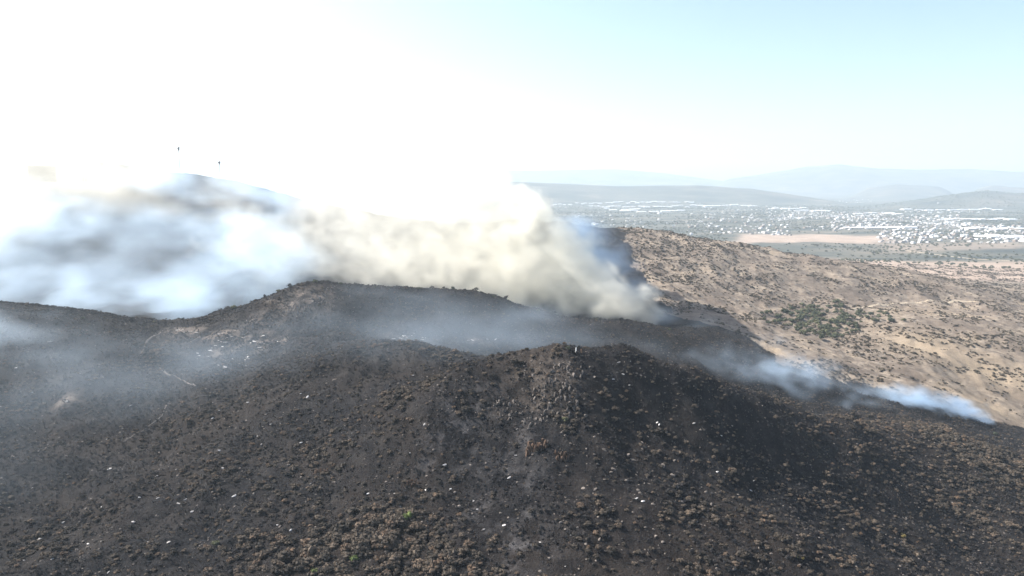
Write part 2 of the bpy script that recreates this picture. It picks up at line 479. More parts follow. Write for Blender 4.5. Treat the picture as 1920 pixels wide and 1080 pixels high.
# ------------------------------------------------------------------ tracks
def ribbon(name, pix, width, mat, label, lift=0.22):
    hx, hy, hz_ = hit([p[0] for p in pix], [p[1] for p in pix])
    seg = np.cumsum(np.concatenate([[0], np.hypot(np.diff(hx), np.diff(hy))]))
    t = np.linspace(0, seg[-1], max(12, int(seg[-1] / 1.2)))
    x = np.interp(t, seg, hx); y = np.interp(t, seg, hy)
    for _ in range(6):
        x[1:-1] = (x[:-2] + 2 * x[1:-1] + x[2:]) / 4; y[1:-1] = (y[:-2] + 2 * y[1:-1] + y[2:]) / 4
    dx = np.gradient(x); dy = np.gradient(y); L = np.hypot(dx, dy) + 1e-6
    nx, ny = -dy / L, dx / L
    wv = width * (1 + 0.45 * fbm(t, t * 0 + 3.3, 9, 3, 5))
    vs_, fs = [], []
    K = 5
    for j in range(K):
        s = (j / (K - 1) - 0.5) * wv
        X = x + nx * s; Y = y + ny * s
        Z = height(X, Y) + lift * (1.0 if 0 < j < K - 1 else 0.15)
        vs_.append(np.stack([X, Y, Z], -1))
    V = np.stack(vs_, 1).reshape(-1, 3)
    for i in range(len(t) - 1):
        for j in range(K - 1):
            a = i * K + j
            fs.append((a, a + 1, a + K + 1, a + K))
    o = mesh_obj(name, V, fs, mat, smooth=True)
    return tag(o, label, kind='structure')
ribbon('footpath', [(305,619),(288,629),(274,642),(268,655),(265,668)], 1.3, M['dirt'], 'pale footpath climbing to the saddle of the burnt ridge')
ribbon('footpath', [(300,690),(312,702),(330,706),(348,716),(368,725)], .9, M['dirt'], 'faint footpath crossing the hollow below the saddle')
ribbon('footpath', [(318,752),(308,768),(306,780),(282,795),(262,810),(240,824),(224,832)], .8, M['dirt'], 'faint footpath running down the spur into the gully')
ribbon('dirt_road', [(1598,582),(1612,577),(1640,572),(1680,568),(1730,566),(1790,564),(1840,566)], 4.5, M['paledirt'], 'pale dirt road curving round the dry valley above the green trees', 0.4)
ribbon('dirt_road', [(1700,470),(1760,478),(1830,486),(1915,490)], 14, M['paledirt'], 'pale straight dirt road crossing the grey plain', 0.8)

# ------------------------------------------------------------------ plant and rock shapes
def icosphere(sub):
    import bmesh
    bm = bmesh.new(); bmesh.ops.create_icosphere(bm, subdivisions=sub, radius=1.0)
    v = np.array([w.co[:] for w in bm.verts]); f = [tuple(k.index for k in p.verts) for p in bm.faces]
    bm.free(); return v, f
ICO1, ICO2 = icosphere(1), icosphere(2)

def raw_mesh(name, V, Fc, mat, smooth=False):
    me = bpy.data.meshes.new(name)
    me.from_pydata([tuple(v) for v in V], [], Fc); me.update()
    me.materials.append(mat)
    if smooth: me.polygons.foreach_set('use_smooth', [True] * len(me.polygons))
    return me

def crown_mesh(name, mat, seed, lumps=7, leaves=170, size=0.22, flat=0.75, lift=0.25, core=0.8, spread=0.62):
    g = np.random.default_rng(seed)
    V, Fc = [], []
    cs = []
    for k in range(lumps):
        a = g.uniform(0, 2 * np.pi); r = spread * math.sqrt(g.uniform(0, 1))
        cs.append((np.array([r * math.cos(a), r * math.sin(a), lift + flat * g.uniform(0.25, 0.75) * (1.15 - r)]), g.uniform(0.28, 0.5)))
    for c, r in cs:
        if core > 0:
            v, f = ICO1
            vv = v * (r * core * (1 + 0.22 * g.standard_normal((len(v), 1)))) * np.array([1, 1, flat + 0.1]) + c
            b = len(V); V += list(vv); Fc += [tuple(b + i for i in q_) for q_ in f]
        for _ in range(int(leaves / lumps)):
            n_ = g.standard_normal(3); n_[2] = abs(n_[2]) * 1.1 - 0.35; n_ /= np.linalg.norm(n_)
            p = c + n_ * r * g.uniform(0.75, 1.12) * np.array([1, 1, flat + 0.1])
            nn = n_ + g.standard_normal(3) * 0.55; nn /= np.linalg.norm(nn)
            t1 = np.cross(nn, g.standard_normal(3)); t1 /= np.linalg.norm(t1); t2 = np.cross(nn, t1)
            s = size * g.uniform(0.6, 1.25) * 0.5
            b = len(V)
            V += [p + t1 * s, p + t2 * s * 0.75, p - t1 * s, p - t2 * s * 0.75]
            Fc.append((b, b + 1, b + 2, b + 3))
    return raw_mesh(name, V, Fc, mat)

def tube(V, Fc, p0, p1, r0, r1, k=5):
    p0 = np.array(p0, float); p1 = np.array(p1, float)
    d = p1 - p0; d /= np.linalg.norm(d)
    a = np.cross(d, [0.3, 0.9, 0.1]); a /= np.linalg.norm(a); c = np.cross(d, a)
    b = len(V)
    for p, r in ((p0, r0), (p1, r1)):
        for i in range(k):
            t = 2 * math.pi * i / k
            V.append(p + (a * math.cos(t) + c * math.sin(t)) * r)
    for i in range(k):
        j = (i + 1) % k
        Fc.append((b + i, b + j, b + k + j, b + k + i))
    Fc.append(tuple(b + k + i for i in range(k)))

def stem_mesh(name, seed, h=0.75, r=0.07, limbs=4):
    g = np.random.default_rng(seed); V, Fc = [], []
    top = np.array([g.uniform(-.06, .06), g.uniform(-.06, .06), h * 0.45])
    tube(V, Fc, (0, 0, -0.25), top, r, r * 0.75, 6)
    for i in range(limbs):
        a = 2 * math.pi * (i + g.uniform(0, .6)) / limbs
        e = np.array([math.cos(a) * g.uniform(.25, .5), math.sin(a) * g.uniform(.25, .5), h * g.uniform(.8, 1.15)])
        m = (top + e) / 2 + np.array([0, 0, 0.06])
        tube(V, Fc, top, m, r * 0.6, r * 0.42, 4); tube(V, Fc, m, e, r * 0.42, r * 0.15, 4)
    return raw_mesh(name, V, Fc, M['bark'])

def twig_mesh(name, mat, seed, blades=16):
    """a burnt tuft: a low lumpy mound with stiff twigs"""
    g = np.random.default_rng(seed); V, Fc = [], []
    v, f = ICO1
    vv = v * (0.45 * (1 + 0.3 * g.standard_normal((len(v), 1)))) * np.array([1, 1, .6])
    V += list(vv); Fc += list(f)
    for _ in range(blades):
        a = g.uniform(0, 2 * np.pi); r = g.uniform(.05, .4)
        p = np.array([r * math.cos(a), r * math.sin(a), 0.0])
        tip = p * g.uniform(1.2, 2.2) + np.array([0, 0, g.uniform(.4, 1.0)])
        w = np.array([-math.sin(a), math.cos(a), 0]) * g.uniform(.03, .08)
        b = len(V); V += [p - w, p + w, tip + w * .4, tip - w * .4]; Fc.append((b, b + 1, b + 2, b + 3))
    return raw_mesh(name, V, Fc, mat)

def column_mesh(name, mat, seed, h=1.0, sides=6):
    g = np.random.default_rng(seed); V, Fc = [], []
    lean = g.uniform(-.18, .18, 2)
    ang = np.sort(g.uniform(0, 2 * np.pi, sides)); ang = 0.5 * ang + 0.5 * np.linspace(0, 2 * np.pi, sides, endpoint=False)
    rad = g.uniform(.75, 1.2, sides)
    for k, (z, s) in enumerate(((-.35, 1.08), (.35, 1.0), (.78, .9), (1.0, .62))):
        for i in range(sides):
            V.append((math.cos(ang[i]) * rad[i] * s * .36 + lean[0] * z + g.uniform(-.025, .025), math.sin(ang[i]) * rad[i] * s * .36 + lean[1] * z + g.uniform(-.025, .025), (z + (g.uniform(-.09, .09) if k == 3 else 0)) * h))
    for k in range(3):
        for i in range(sides):
            j = (i + 1) % sides
            Fc.append((k * sides + i, k * sides + j, (k + 1) * sides + j, (k + 1) * sides + i))
    Fc.append(tuple(3 * sides + i for i in range(sides)))
    return raw_mesh(name, V, Fc, mat)

def boulder_mesh(name, mat, seed, flat=0.5):
    g = np.random.default_rng(seed)
    v, f = ICO2
    w = g.standard_normal((6, 3)); w /= np.linalg.norm(w, axis=1)[:, None]
    s = np.ones(len(v))
    for q_ in w: s = np.minimum(s, g.uniform(.55, .9) / np.maximum(v @ q_, .25))
    vv = v * s[:, None] * (1 + .05 * g.standard_normal((len(v), 1))) * np.array([1, g.uniform(.55, .9), flat])
    return raw_mesh(name, vv, f, mat)

SCORCH = [crown_mesh('scorched_crown', M['scorched'], 10 + i, lumps=7 + i % 3, leaves=190, size=.2) for i in range(6)]
SCORCHSTEM = [stem_mesh('stem', 40 + i) for i in range(3)]
GREEN = [crown_mesh('green_crown', M['green'], 60 + i, lumps=8, leaves=230, size=.18, flat=.95) for i in range(3)]
YELLOW = [crown_mesh('yellow_crown', M['yellow'], 66 + i, lumps=6, leaves=170, size=.2) for i in range(2)]
OLIVE = [crown_mesh('olive_crown', M['olive'], 70 + i, lumps=8, leaves=200, size=.22, flat=.8, lift=.35) for i in range(5)]
DRY = [crown_mesh('dry_crown', M['dryscrub'], 80 + i, lumps=6, leaves=110, size=.26, flat=.6, lift=.08) for i in range(5)]
CHAR = [crown_mesh('charred_crown', M['char'], 90 + i, lumps=6, leaves=120, size=.22, flat=.8, lift=.35, core=.55) for i in range(4)]
TWIG = [twig_mesh('charred_tuft', M['char'], 100 + i) for i in range(4)]
TWIGB = [twig_mesh('scorched_tuft', M['scorched'], 110 + i, 22) for i in range(3)]
COLUMN = [column_mesh('rock_column', M['rock'], 120 + i, 1.0, 5 + i % 3) for i in range(6)]
BCOLUMN = [column_mesh('brown_column', M['brownrock'], 130 + i, 1.0, 5 + i % 3) for i in range(5)]
PALE = [boulder_mesh('pale_rock', M['pale'], 140 + i, .42) for i in range(5)]
SLAB = [boulder_mesh('pale_slab', M['pale'], 150 + i, .2) for i in range(4)]
GREY = [boulder_mesh('grey_rock', M['rock'], 160 + i, .6) for i in range(4)]

# ------------------------------------------------------------------ scatter
SPOT_BROWN = [(700,1010,30,24,1.),(600,1040,26,20,1.),(850,1050,20,16,.9),(600,860,18,14,.7),(520,930,16,16,.6),(760,740,22,14,.8),(300,650,14,12,.8),(290,665,10,10,.8),(400,760,30,24,.5),(1000,672,22,8,.6),(880,760,8,8,.8),(1640,860,60,40,.35),(1850,850,80,70,.8),(1780,930,50,40,.5),(1650,1000,36,30,.4),(1470,1010,20,18,.6),(1060,790,6,6,.9),(1150,760,8,10,.7),(1250,840,16,20,.45),(1350,960,20,20,.4),(1250,1040,26,18,.3),(700,650,30,14,.5),(820,660,20,10,.5),(450,880,26,20,.45),(350,800,26,24,.45),(480,1010,20,14,.6),(250,690,18,20,.4),(90,1010,26,20,.45),(250,1040,24,16,.4),(60,760,26,26,.35),(560,780,26,20,.35),(1120,1000,20,16,.35),(1470,755,14,8,.9),(1600,790,20,10,.7)]
_sp = [(hit(a, b), c, d, e) for a, b, c, d, e in SPOT_BROWN]
def brown_at(x, y):
    m = np.zeros(np.shape(x))
    for (h_, rx, ry, s) in _sp:
        m = np.maximum(m, s * np.exp(-(((x - h_[0][0]) / rx) ** 2 + ((y - h_[1][0]) / ry) ** 2)))
    return m

def sample(n_, d0, d1, u0, u1):
    d = np.sqrt(rng.uniform(d0 * d0, d1 * d1, n_)); u = rng.uniform(u0, u1, n_)
    return u * d, d

def visible(x, y, z, top):
    px, py, dep = project(x, y, z + top)
    inside = (px > -15) & (px < 1935) & (py > 0) & (py < 1100)
    ok = np.zeros(len(x), bool)
    i = np.where(inside)[0]
    if len(i):
        t = np.linspace(0.12, 0.985, 70)
        zz = CAMZ + (z[i] + top[i] - CAMZ)[:, None] * t
        hh = height(x[i][:, None] * t, y[i][:, None] * t)
        ok[i] = (zz >= hh - 0.3).all(1)
    return ok

def split_largest(x, y, z, s, keep=300, pool=1500):
    _, _, dep = project(x, y, z)
    big = np.argsort(-(s / dep))[:pool]
    v = visible(x[big], y[big], z[big], s[big])
    sel = big[v][:keep]
    m = np.zeros(len(x), bool); m[sel] = True
    return m

def stuff(name, x, y, z, s, meshes, label, src, flat=None):
    me = bpy.data.meshes.new(name)
    n_ = len(x)
    me.vertices.add(n_)
    me.vertices.foreach_set('co', np.stack([x, y, z], -1).astype(np.float32).ravel())
    a = me.attributes.new('size', 'FLOAT', 'POINT'); a.data.foreach_set('value', np.asarray(s, np.float32))
    a = me.attributes.new('turn', 'FLOAT', 'POINT'); a.data.foreach_set('value', rng.uniform(0, 6.28, n_).astype(np.float32))
    a = me.attributes.new('pick', 'INT', 'POINT'); a.data.foreach_set('value', rng.integers(0, len(src), n_).astype(np.int32))
    o = bpy.data.objects.new(name, me); COL.objects.link(o)
    g = bpy.data.node_groups.new(name, 'GeometryNodeTree')
    g.interface.new_socket('Geometry', in_out='INPUT', socket_type='NodeSocketGeometry')
    g.interface.new_socket('Geometry', in_out='OUTPUT', socket_type='NodeSocketGeometry')
    N = g.nodes; L = g.links
    gi = N.new('NodeGroupInput'); go = N.new('NodeGroupOutput')
    jg = N.new('GeometryNodeJoinGeometry')
    for so in src:
        oi = N.new('GeometryNodeObjectInfo'); oi.inputs['Object'].default_value = so; oi.inputs['As Instance'].default_value = True
        oi.transform_space = 'ORIGINAL'
        L.new(oi.outputs['Geometry'], jg.inputs[0])
    def na(nm, ty):
        q_ = N.new('GeometryNodeInputNamedAttribute'); q_.data_type = ty; q_.inputs['Name'].default_value = nm; return q_.outputs[0]
    ip = N.new('GeometryNodeInstanceOnPoints')
    L.new(gi.outputs[0], ip.inputs['Points']); L.new(jg.outputs[0], ip.inputs['Instance'])
    ip.inputs['Pick Instance'].default_value = True
    L.new(na('pick', 'INT'), ip.inputs['Instance Index'])
    cx = N.new('ShaderNodeCombineXYZ'); L.new(na('turn', 'FLOAT'), cx.inputs['Z'])
    er = N.new('FunctionNodeEulerToRotation'); L.new(cx.outputs[0], er.inputs[0]); L.new(er.outputs[0], ip.inputs['Rotation'])
    L.new(na('size', 'FLOAT'), ip.inputs['Scale'])
    L.new(ip.outputs[0], go.inputs[0])
    o.modifiers.new('scatter', 'NODES').node_group = g
    return tag(o, label, kind='stuff')

def plant(name, x, y, z, s, crown, stem, label, cat, group, part='crown', stemname='stem'):
    t = empty(name, (x, y, z), random.uniform(0, 6.28), s)
    inst(part, crown, t)
    if stem: inst(stemname, stem, t)
    return tag(t, label, cat, group)

# --- scorched shrubs on the burnt slopes
x, y = sample(170000, 110, 640, -.95, .95)
bz = zones(x, y); bw = brown_at(x, y); pn = fbm(x, y, 28, 3, 201)
pr = bz * np.clip(0.02 + 0.36 * bw ** 1.3 + 0.18 * sstep(.0, .6, pn), 0, 1)
k = rng.uniform(0, 1, len(x)) < pr
x, y, bw = x[k], y[k], bw[k]
s = rng.uniform(0.6, 1.35, len(x)) * (0.85 + 1.1 * bw) * (1 + .5 * (rng.uniform(0, 1, len(x)) > .85))
z = height(x, y) - 0.1
big = split_largest(x, y, z, s, 300)
src_scorch = []
for j, i in enumerate(np.where(big)[0]):
    thick = bw[i] > 0.45
    lab = 'scorched brown round-topped shrub in a dense thicket on the near burnt hill' if thick else 'lone scorched brown shrub on a bare black part of the near burnt hill'
    t = plant('scorched_shrub', x[i], y[i], z[i], s[i], SCORCH[j % 6], SCORCHSTEM[j % 3], lab, 'shrub', 'scorched shrubs packed in thickets' if thick else 'lone scorched shrubs')
    if j < 6: src_scorch.append(t.children[0])
xs, ys = sample(150000, 105, 690, -.95, .95)
k = (zones(xs, ys) > .5) & (rng.uniform(0, 1, len(xs)) < np.clip(.10 + .55 * sstep(-.3, .5, fbm(xs, ys, 34, 4, 205)), 0, 1))
xs, ys = xs[k], ys[k]; zs = height(xs, ys) - .15
SC_EXTRA = (xs, ys, zs, rng.uniform(.4, 1.15, len(xs)))
stuff('scorched_scrub', x[~big], y[~big], z[~big], s[~big], None, 'mass of small scorched brown shrubs covering the burnt slopes', src_scorch)

# --- green and yellow survivors
survivors = [(762,975,2.6,'bright green bush standing alone among scorched brown shrubs', 'g'), (665,1052,1.9,'dull green bush low in the scorched thicket below the bright green bush', 'g'),
 (592,1076,1.7,'small green bush at the bottom edge of the scorched thicket', 'g'), (1066,658,1.7,'olive green bush on the near summit beside the white post', 'o'), (1500,1048,1.7,'yellowish bush on the shaded flank at the foot of the near hill', 'y'),
 (1692,1006,1.8,'round ochre bush alone on the dark shaded flank', 'y'), (405,1022,1.8,'grey green bush among ash rocks on the lower left slope', 'o'), (1865,815,2.6,'dark green bush near the low end of the burnt ridge', 'o'), (1060,792,1.9,'olive bush below the upright summit rocks', 'o')]
for px, py, sz, lab, kd in survivors:
    hx, hy, hz_ = hit(px, py)
    me = {'g': GREEN, 'o': OLIVE, 'y': YELLOW}[kd]
    plant('green_bush' if kd != 'y' else 'yellow_bush', hx[0], hy[0], hz_[0], sz, me[0 if kd == 'g' else random.randrange(len(me))], SCORCHSTEM[0], lab, 'bush', None)

# --- trees on the skyline of the burnt ridge
crest = [(-20,573,521),(90,583,522),(128,591,523),(158,599,525),(215,604,535),(245,606,545),(290,606,551),(345,602,560),(425,585,570),(440,580,571),(470,571,568),(495,560,564),(520,551,562),(545,545,560),(575,538,560),(590,533,560),(604,533,560),(616,535,561),
 (640,541,565),(655,543,566),(690,542,570),(705,541,571),(735,540,573),(760,540,577),(785,541,582),(810,542,586),(832,543,589),(848,545,591),(872,548,593),(893,552,594),(925,559,595),(950,567,595),(985,578,595),(1010,584,595),(1040,591,593),(1085,599,591),(1120,602,588),(1165,606,584),(1220,615,581),(1255,623,580),(1330,646,578)]
for j, (px, py, d) in enumerate(crest):
    a, b = ray(px, py)
    X, Y = a * d, d + random.uniform(-2, 3)
    Z = float(height(X, Y)[0])
    sz = random.uniform(1.6, 3.3)
    plant('ridge_tree', X, Y, Z - .1, sz, (CHAR if j % 3 else OLIVE)[j % 4], SCORCHSTEM[j % 3],
          'small dark scorched tree on the skyline of the burnt ridge' if j % 3 else 'small grey green tree on the skyline of the burnt ridge', 'tree',
          'dark trees along the burnt skyline' if j % 3 else 'grey green trees along the burnt skyline', stemname='trunk')

src_char = [o for o in bpy.data.objects if o.name.startswith('crown') and o.data in CHAR][:5]
stuff('charred_scrub', *SC_EXTRA, None, 'mass of small charred grey shrubs covering the burnt slopes', src_char)
# --- charred tufts and small stones: ground cover nobody could count
x, y = sample(120000, 105, 700, -.95, .95)
k = (zones(x, y) > .5) & (rng.uniform(0, 1, len(x)) < 0.35 + 0.65 * sstep(-.4, .4, fbm(x, y, 12, 3, 211)))
x, y = x[k], y[k]; z = height(x, y)
s = rng.uniform(.3, .85, len(x)) * (1 + .9 * (rng.uniform(0, 1, len(x)) > .93))
srcs = []
for j, me in enumerate(TWIG + TWIGB[:2]):
    hx, hy, hz_ = hit(700 + 60 * j, 900 + 20 * j)
    o = inst('charred_tuft', me); o.location = (hx[0], hy[0], hz_[0]); o.scale = (.8,) * 3
    tag(o, 'spiky charred tuft on the open slope below the summit rocks', 'burnt tuft', 'charred tufts'); srcs.append(o)
stuff('charred_ground_cover', x, y, z, s, None, 'countless charred tufts covering the burnt slopes', srcs)

# --- grey stones
x, y = sample(60000, 105, 660, -.95, .95)
k = (zones(x, y) > .5) & (rng.uniform(0, 1, len(x)) < .15 + .75 * sstep(0, .6, fbm(x, y, 22, 3, 221)))
x, y = x[k], y[k]; z = height(x, y)
s = .16 + .3 * rng.uniform(0, 1, len(x)) ** 3 * 2
srcs = []
for j, me in enumerate(GREY):
    hx, hy, hz_ = hit(1150 + 25 * j, 880 + 22 * j)
    o = inst('grey_boulder', me); o.location = (hx[0], hy[0], hz_[0] + .1); o.scale = (.9,) * 3
    tag(o, 'grey boulder in the stony belt below the brown outcrops', 'boulder', 'grey boulders below the outcrops'); srcs.append(o)
stuff('loose_stones', x, y, z, s, None, 'loose grey stones strewn over the burnt slopes', srcs)

# --- upright rocks on the two summits
def rock_field(centres, per, sx, sy, smin, smax, meshes, label, group, name='upright_rock'):
    ps = [(px + rng.normal(0, sx), py + rng.normal(0, sy)) for px, py in centres for _ in range(per)]
    hx, hy, hz_ = hit([p[0] for p in ps], [p[1] for p in ps])
    for j in range(len(ps)):
        o = inst(name, meshes[j % len(meshes)])
        w = rng.uniform(smin, smax)
        o.location = (hx[j], hy[j], hz_[j] - .1)
        o.rotation_euler = (rng.normal(0.12, .25), rng.normal(0.12, .25), rng.uniform(0, 6.28))
        o.scale = (w * rng.uniform(.9, 1.6), w * rng.uniform(.7, 1.3), w * rng.uniform(.55, 1.25))
        tag(o, label, 'rock', group)
rock_field([(1060,702),(1030,722),(1050,738),(1066,756),(1000,762),(1030,776),(925,768),(952,778),(935,757),(995,792),(1072,772),(1042,690),(1088,696),(990,718),(1045,752),(1020,748)], 13, 13, 9, .75, 1.5, COLUMN,
           'weathered upright rock among the crags of the near summit', 'upright rocks on the near summit')
rock_field([(560,582),(600,562),(620,550),(585,572),(540,572),(640,556),(480,606),(465,602),(505,602),(555,593),(610,545)], 8, 12, 6, 1.1, 2.1, COLUMN,
           'tan upright rock on the peak of the middle ridge', 'upright rocks on the ridge peak')
rock_field([(1150,880),(1210,900),(1250,880),(1120,930),(1300,960),(1180,850),(1230,1000),(1090,1000)], 7, 22, 16, .5, 1.0, GREY,
           'half-buried grey rock on the stony spur below the near summit', 'grey rocks on the stony spur', 'half_buried_rock')

def outcrop(px, py, wpx, rows, smin, smax, label):
    hx, hy, hz_ = hit(px, py)
    t = tag(empty('rock_outcrop', (hx[0], hy[0], hz_[0])), label, 'outcrop')
    wm = wpx / F * hy[0]
    for r_ in range(rows):
        m = 8
        for j in range(m):
            X = (j / (m - 1) - .5) * wm + rng.uniform(-.2, .2); Y = r_ * 1.3 + rng.uniform(-.3, .3) + abs(X) * .12
            o = inst('column', BCOLUMN[(j + r_) % 5], t)
            sc = rng.uniform(.9, 1.25) * wm / m * 1.45
            sc *= rng.uniform(.8, 1.4)
            o.scale = (sc, sc * rng.uniform(.8, 1.4), rng.uniform(smin * .5, smax) * (1 - .7 * abs(j / (m - 1) - .5)))
            o.location = (X, Y, float(height(hx[0] + X, hy[0] + Y)[0]) - hz_[0] - .4)
            o.rotation_euler = (rng.normal(.1, .12), rng.normal(0, .14), rng.uniform(0, 6.28))
outcrop(1006, 845, 38, 3, 3.4, 4.6, 'rust brown columnar rock outcrop, the larger of two, below the near summit')
outcrop(1054, 862, 26, 2, 2.6, 3.6, 'smaller rust brown columnar rock outcrop beside the larger one')
outcrop(772, 912, 22, 2, 2.0, 2.8, 'small brown columnar outcrop on the open slope above the thicket')
outcrop(600, 886, 24, 2, 2.0, 2.6, 'small grey brown outcrop above the left edge of the thicket')

# --- pale rocks
PALES = [(60,735),(125,752),(205,880),(245,760),(228,825),(200,823),(280,905),(293,893),(296,935),(262,933),(165,1020),(45,1052),(98,1048),(60,915),(10,925),(190,950),(192,1015),(316,1017),(335,945),(348,936),(357,1012),(280,1018),(370,1074),(203,1074),
 (412,845),(418,878),(411,770),(398,785),(475,745),(465,755),(483,818),(490,834),(508,796),(526,795),(565,830),(564,738),(576,745),(540,866),(498,912),(480,1055),(520,985),(545,995),(490,1022),(484,1046),(775,705),(796,796),(833,872),(768,850),(970,805),(968,855),(985,835),
 (955,896),(945,985),(906,993),(895,955),(888,940),(990,930),(1012,1017),(1070,1003),(1193,935),(1205,940),(1262,765),(1232,793),(1236,797),(1145,848),(1140,705),(1182,677),(1160,679),(1150,711),(1194,700),(1222,699),(1168,702),(1180,722),(1301,795),(1353,818),(1413,902),(1408,920),
 (1767,950),(1690,1012),(1345,885),(735,778),(655,824),(690,925),(679,907),(740,925),(800,920),(845,917),(590,1000),(617,1072),(1060,1062),(660,812),(30,690),(95,640),(150,700),(330,880),(360,960),(440,930),(250,980),(120,980),(75,1010)]
hx, hy, hz_ = hit([p[0] for p in PALES], [p[1] for p in PALES])
for j, (px, py) in enumerate(PALES):
    near = px < 640
    shade = px > 1120
    o = inst('pale_rock', PALE[j % 5])
    w = rng.uniform(.35, .85) * (hy[j] / 300) ** .5
    o.location = (hx[j], hy[j], hz_[j] + .12 * w); o.rotation_euler = (rng.normal(0, .2), rng.normal(0, .2), rng.normal(.3, .5)); o.scale = (w * rng.uniform(1.0, 1.7), w, w)
    lab, gr = (('ash-white rock lying on the wide left-hand burnt slope', 'white rocks on the wide burnt slope') if near else ('ash-white rock on the shaded side of the near summit', 'white rocks on the shaded side') if shade
               else ('ash-white rock on the open face of the near hill', 'white rocks on the open face'))
    if near: lab = 'ash-white rock on the broad burnt slope beside the gully'
    tag(o, lab, 'rock', gr)
SL = [(335,618),(350,621),(370,622),(400,626),(455,632),(475,640),(500,645),(385,665),(392,655),(405,690),(425,688),(450,672),(462,674),(458,682),(466,668),(415,650),(480,650),(415,640),(430,630),(520,640),(495,632),(760,632),(772,628),(785,636),(890,637),(920,636),(740,636)]
ps = [(px + rng.normal(0, 6), py + rng.normal(0, 2)) for px, py in SL for _ in range(3)]
hx, hy, hz_ = hit([p[0] for p in ps], [p[1] for p in ps])
for j in range(len(ps)):
    o = inst('flat_rock', SLAB[j % 4])
    w = rng.uniform(.4, 1.2)
    o.location = (hx[j], hy[j], hz_[j] + .1); o.rotation_euler = (rng.normal(0, .1), rng.normal(0, .1), rng.normal(0, .5)); o.scale = (w * rng.uniform(1.2, 2.4), w, w)
    tag(o, 'flat pale rock on the saddle and shelf below the ridge peak', 'rock', 'flat pale rocks below the ridge peak')

# --- survey post and stump on the near summit
hx, hy, hz_ = hit(1080, 661)
t = tag(empty('survey_post', (hx[0], hy[0], hz_[0])), 'white concrete survey post standing on the near summit', 'post')
V, Fc = [], []
tube(V, Fc, (0, 0, -.4), (0, 0, .25), .5, .46, 4); mesh_obj('base', V, Fc, M['white'], t)
V, Fc = [], []
tube(V, Fc, (0, 0, .25), (0, 0, 2.0), .25, .2, 8); tube(V, Fc, (0, 0, 2.0), (0, 0, 2.08), .29, .27, 8); mesh_obj('shaft', V, Fc, M['white'], t)
hx, hy, hz_ = hit(1091, 662)
o = inst('brown_boulder', BCOLUMN[2]); o.location = (hx[0], hy[0], hz_[0] - .1); o.scale = (1.5, 1.3, 1.9)
tag(o, 'brown block of rock beside the white survey post', 'rock')

# ------------------------------------------------------------------ dry slopes on the right
x, y = sample(150000, 560, 1950, -.02, .95)
bz = zones(x, y); pn = fbm(x, y, 70, 4, 231); pf = fbm(x, y, 22, 2, 235)
k = (bz < .5) & (rng.uniform(0, 1, len(x)) < np.clip(.02 + .6 * sstep(.05, .4, pn) + .45 * sstep(.2, .5, pf) + .3 * sstep(.42, .2, x / y) * sstep(850, 1000, y), 0, 1))
x, y = x[k], y[k]; z = height(x, y)
s = rng.uniform(.6, 2.3, len(x)) * (1 + .7 * (rng.uniform(0, 1, len(x)) > .9))
big = split_largest(x, y, z, s, 300)
src = []
for j, i in enumerate(np.where(big)[0]):
    t = inst('dry_shrub', DRY[j % 5]); t.location = (x[i], y[i], z[i]); t.rotation_euler = (0, 0, random.uniform(0, 6.28)); t.scale = (s[i],) * 3
    tag(t, 'dark low shrub dotting the dry tan valley slope', 'shrub', 'dark shrubs on the tan valley slope')
    if j < 5: src.append(t)
stuff('dry_scrub', x[~big], y[~big], z[~big], s[~big], None, 'scattered grey brown scrub over the far tan hillside', src)

# --- green trees of the dry valley
cl = [(1480,590),(1500,600),(1530,590),(1560,595),(1590,600),(1510,618),(1550,612),(1580,612),(1545,630),(1600,590),(1470,600),(1530,605),(1560,578),(1525,580),(1500,588),(1575,622)]
ps = [(px + rng.normal(0, 16), py + rng.normal(0, 6)) for px, py in cl for _ in range(11)]
ps2 = [(1660 + rng.normal(0, 16), 599 + rng.normal(0, 5)) for _ in range(12)]
hx, hy, hz_ = hit([p[0] for p in ps + ps2], [p[1] for p in ps + ps2])
for j in range(len(hx)):
    sz = rng.uniform(2.6, 5.4)
    a_ = j < len(ps)
    plant('valley_tree', hx[j], hy[j], hz_[j] - .1, sz, OLIVE[j % 5], SCORCHSTEM[j % 3],
          'olive green tree in the grove on the dry valley floor' if a_ else 'olive green tree in the small clump beside the pale dirt road', 'tree',
          'trees of the green valley grove' if a_ else 'trees of the small roadside clump', stemname='trunk')
src_olive = [o for o in bpy.data.objects if o.name.startswith('crown') and o.data in OLIVE][:5]

# --- far scrub and town trees
x, y = sample(30000, 1900, 8000, 0.0, .85)
pn = fbm(x, y, 420, 4, 241)
k = rng.uniform(0, 1, len(x)) < np.clip(.15 + .8 * sstep(-.1, .4, pn), 0, 1)
x, y = x[k], y[k]
inf = (x / y > .31) & (x / y < .55) & (y > 2900) & (y < 3480)
x, y = x[~inf], y[~inf]; z = height(x, y); s = rng.uniform(3, 7.5, len(x))
stuff('valley_woodland', x, y, z, s, None, 'far grey green woodland and garden trees spread over the town plain', src_olive)

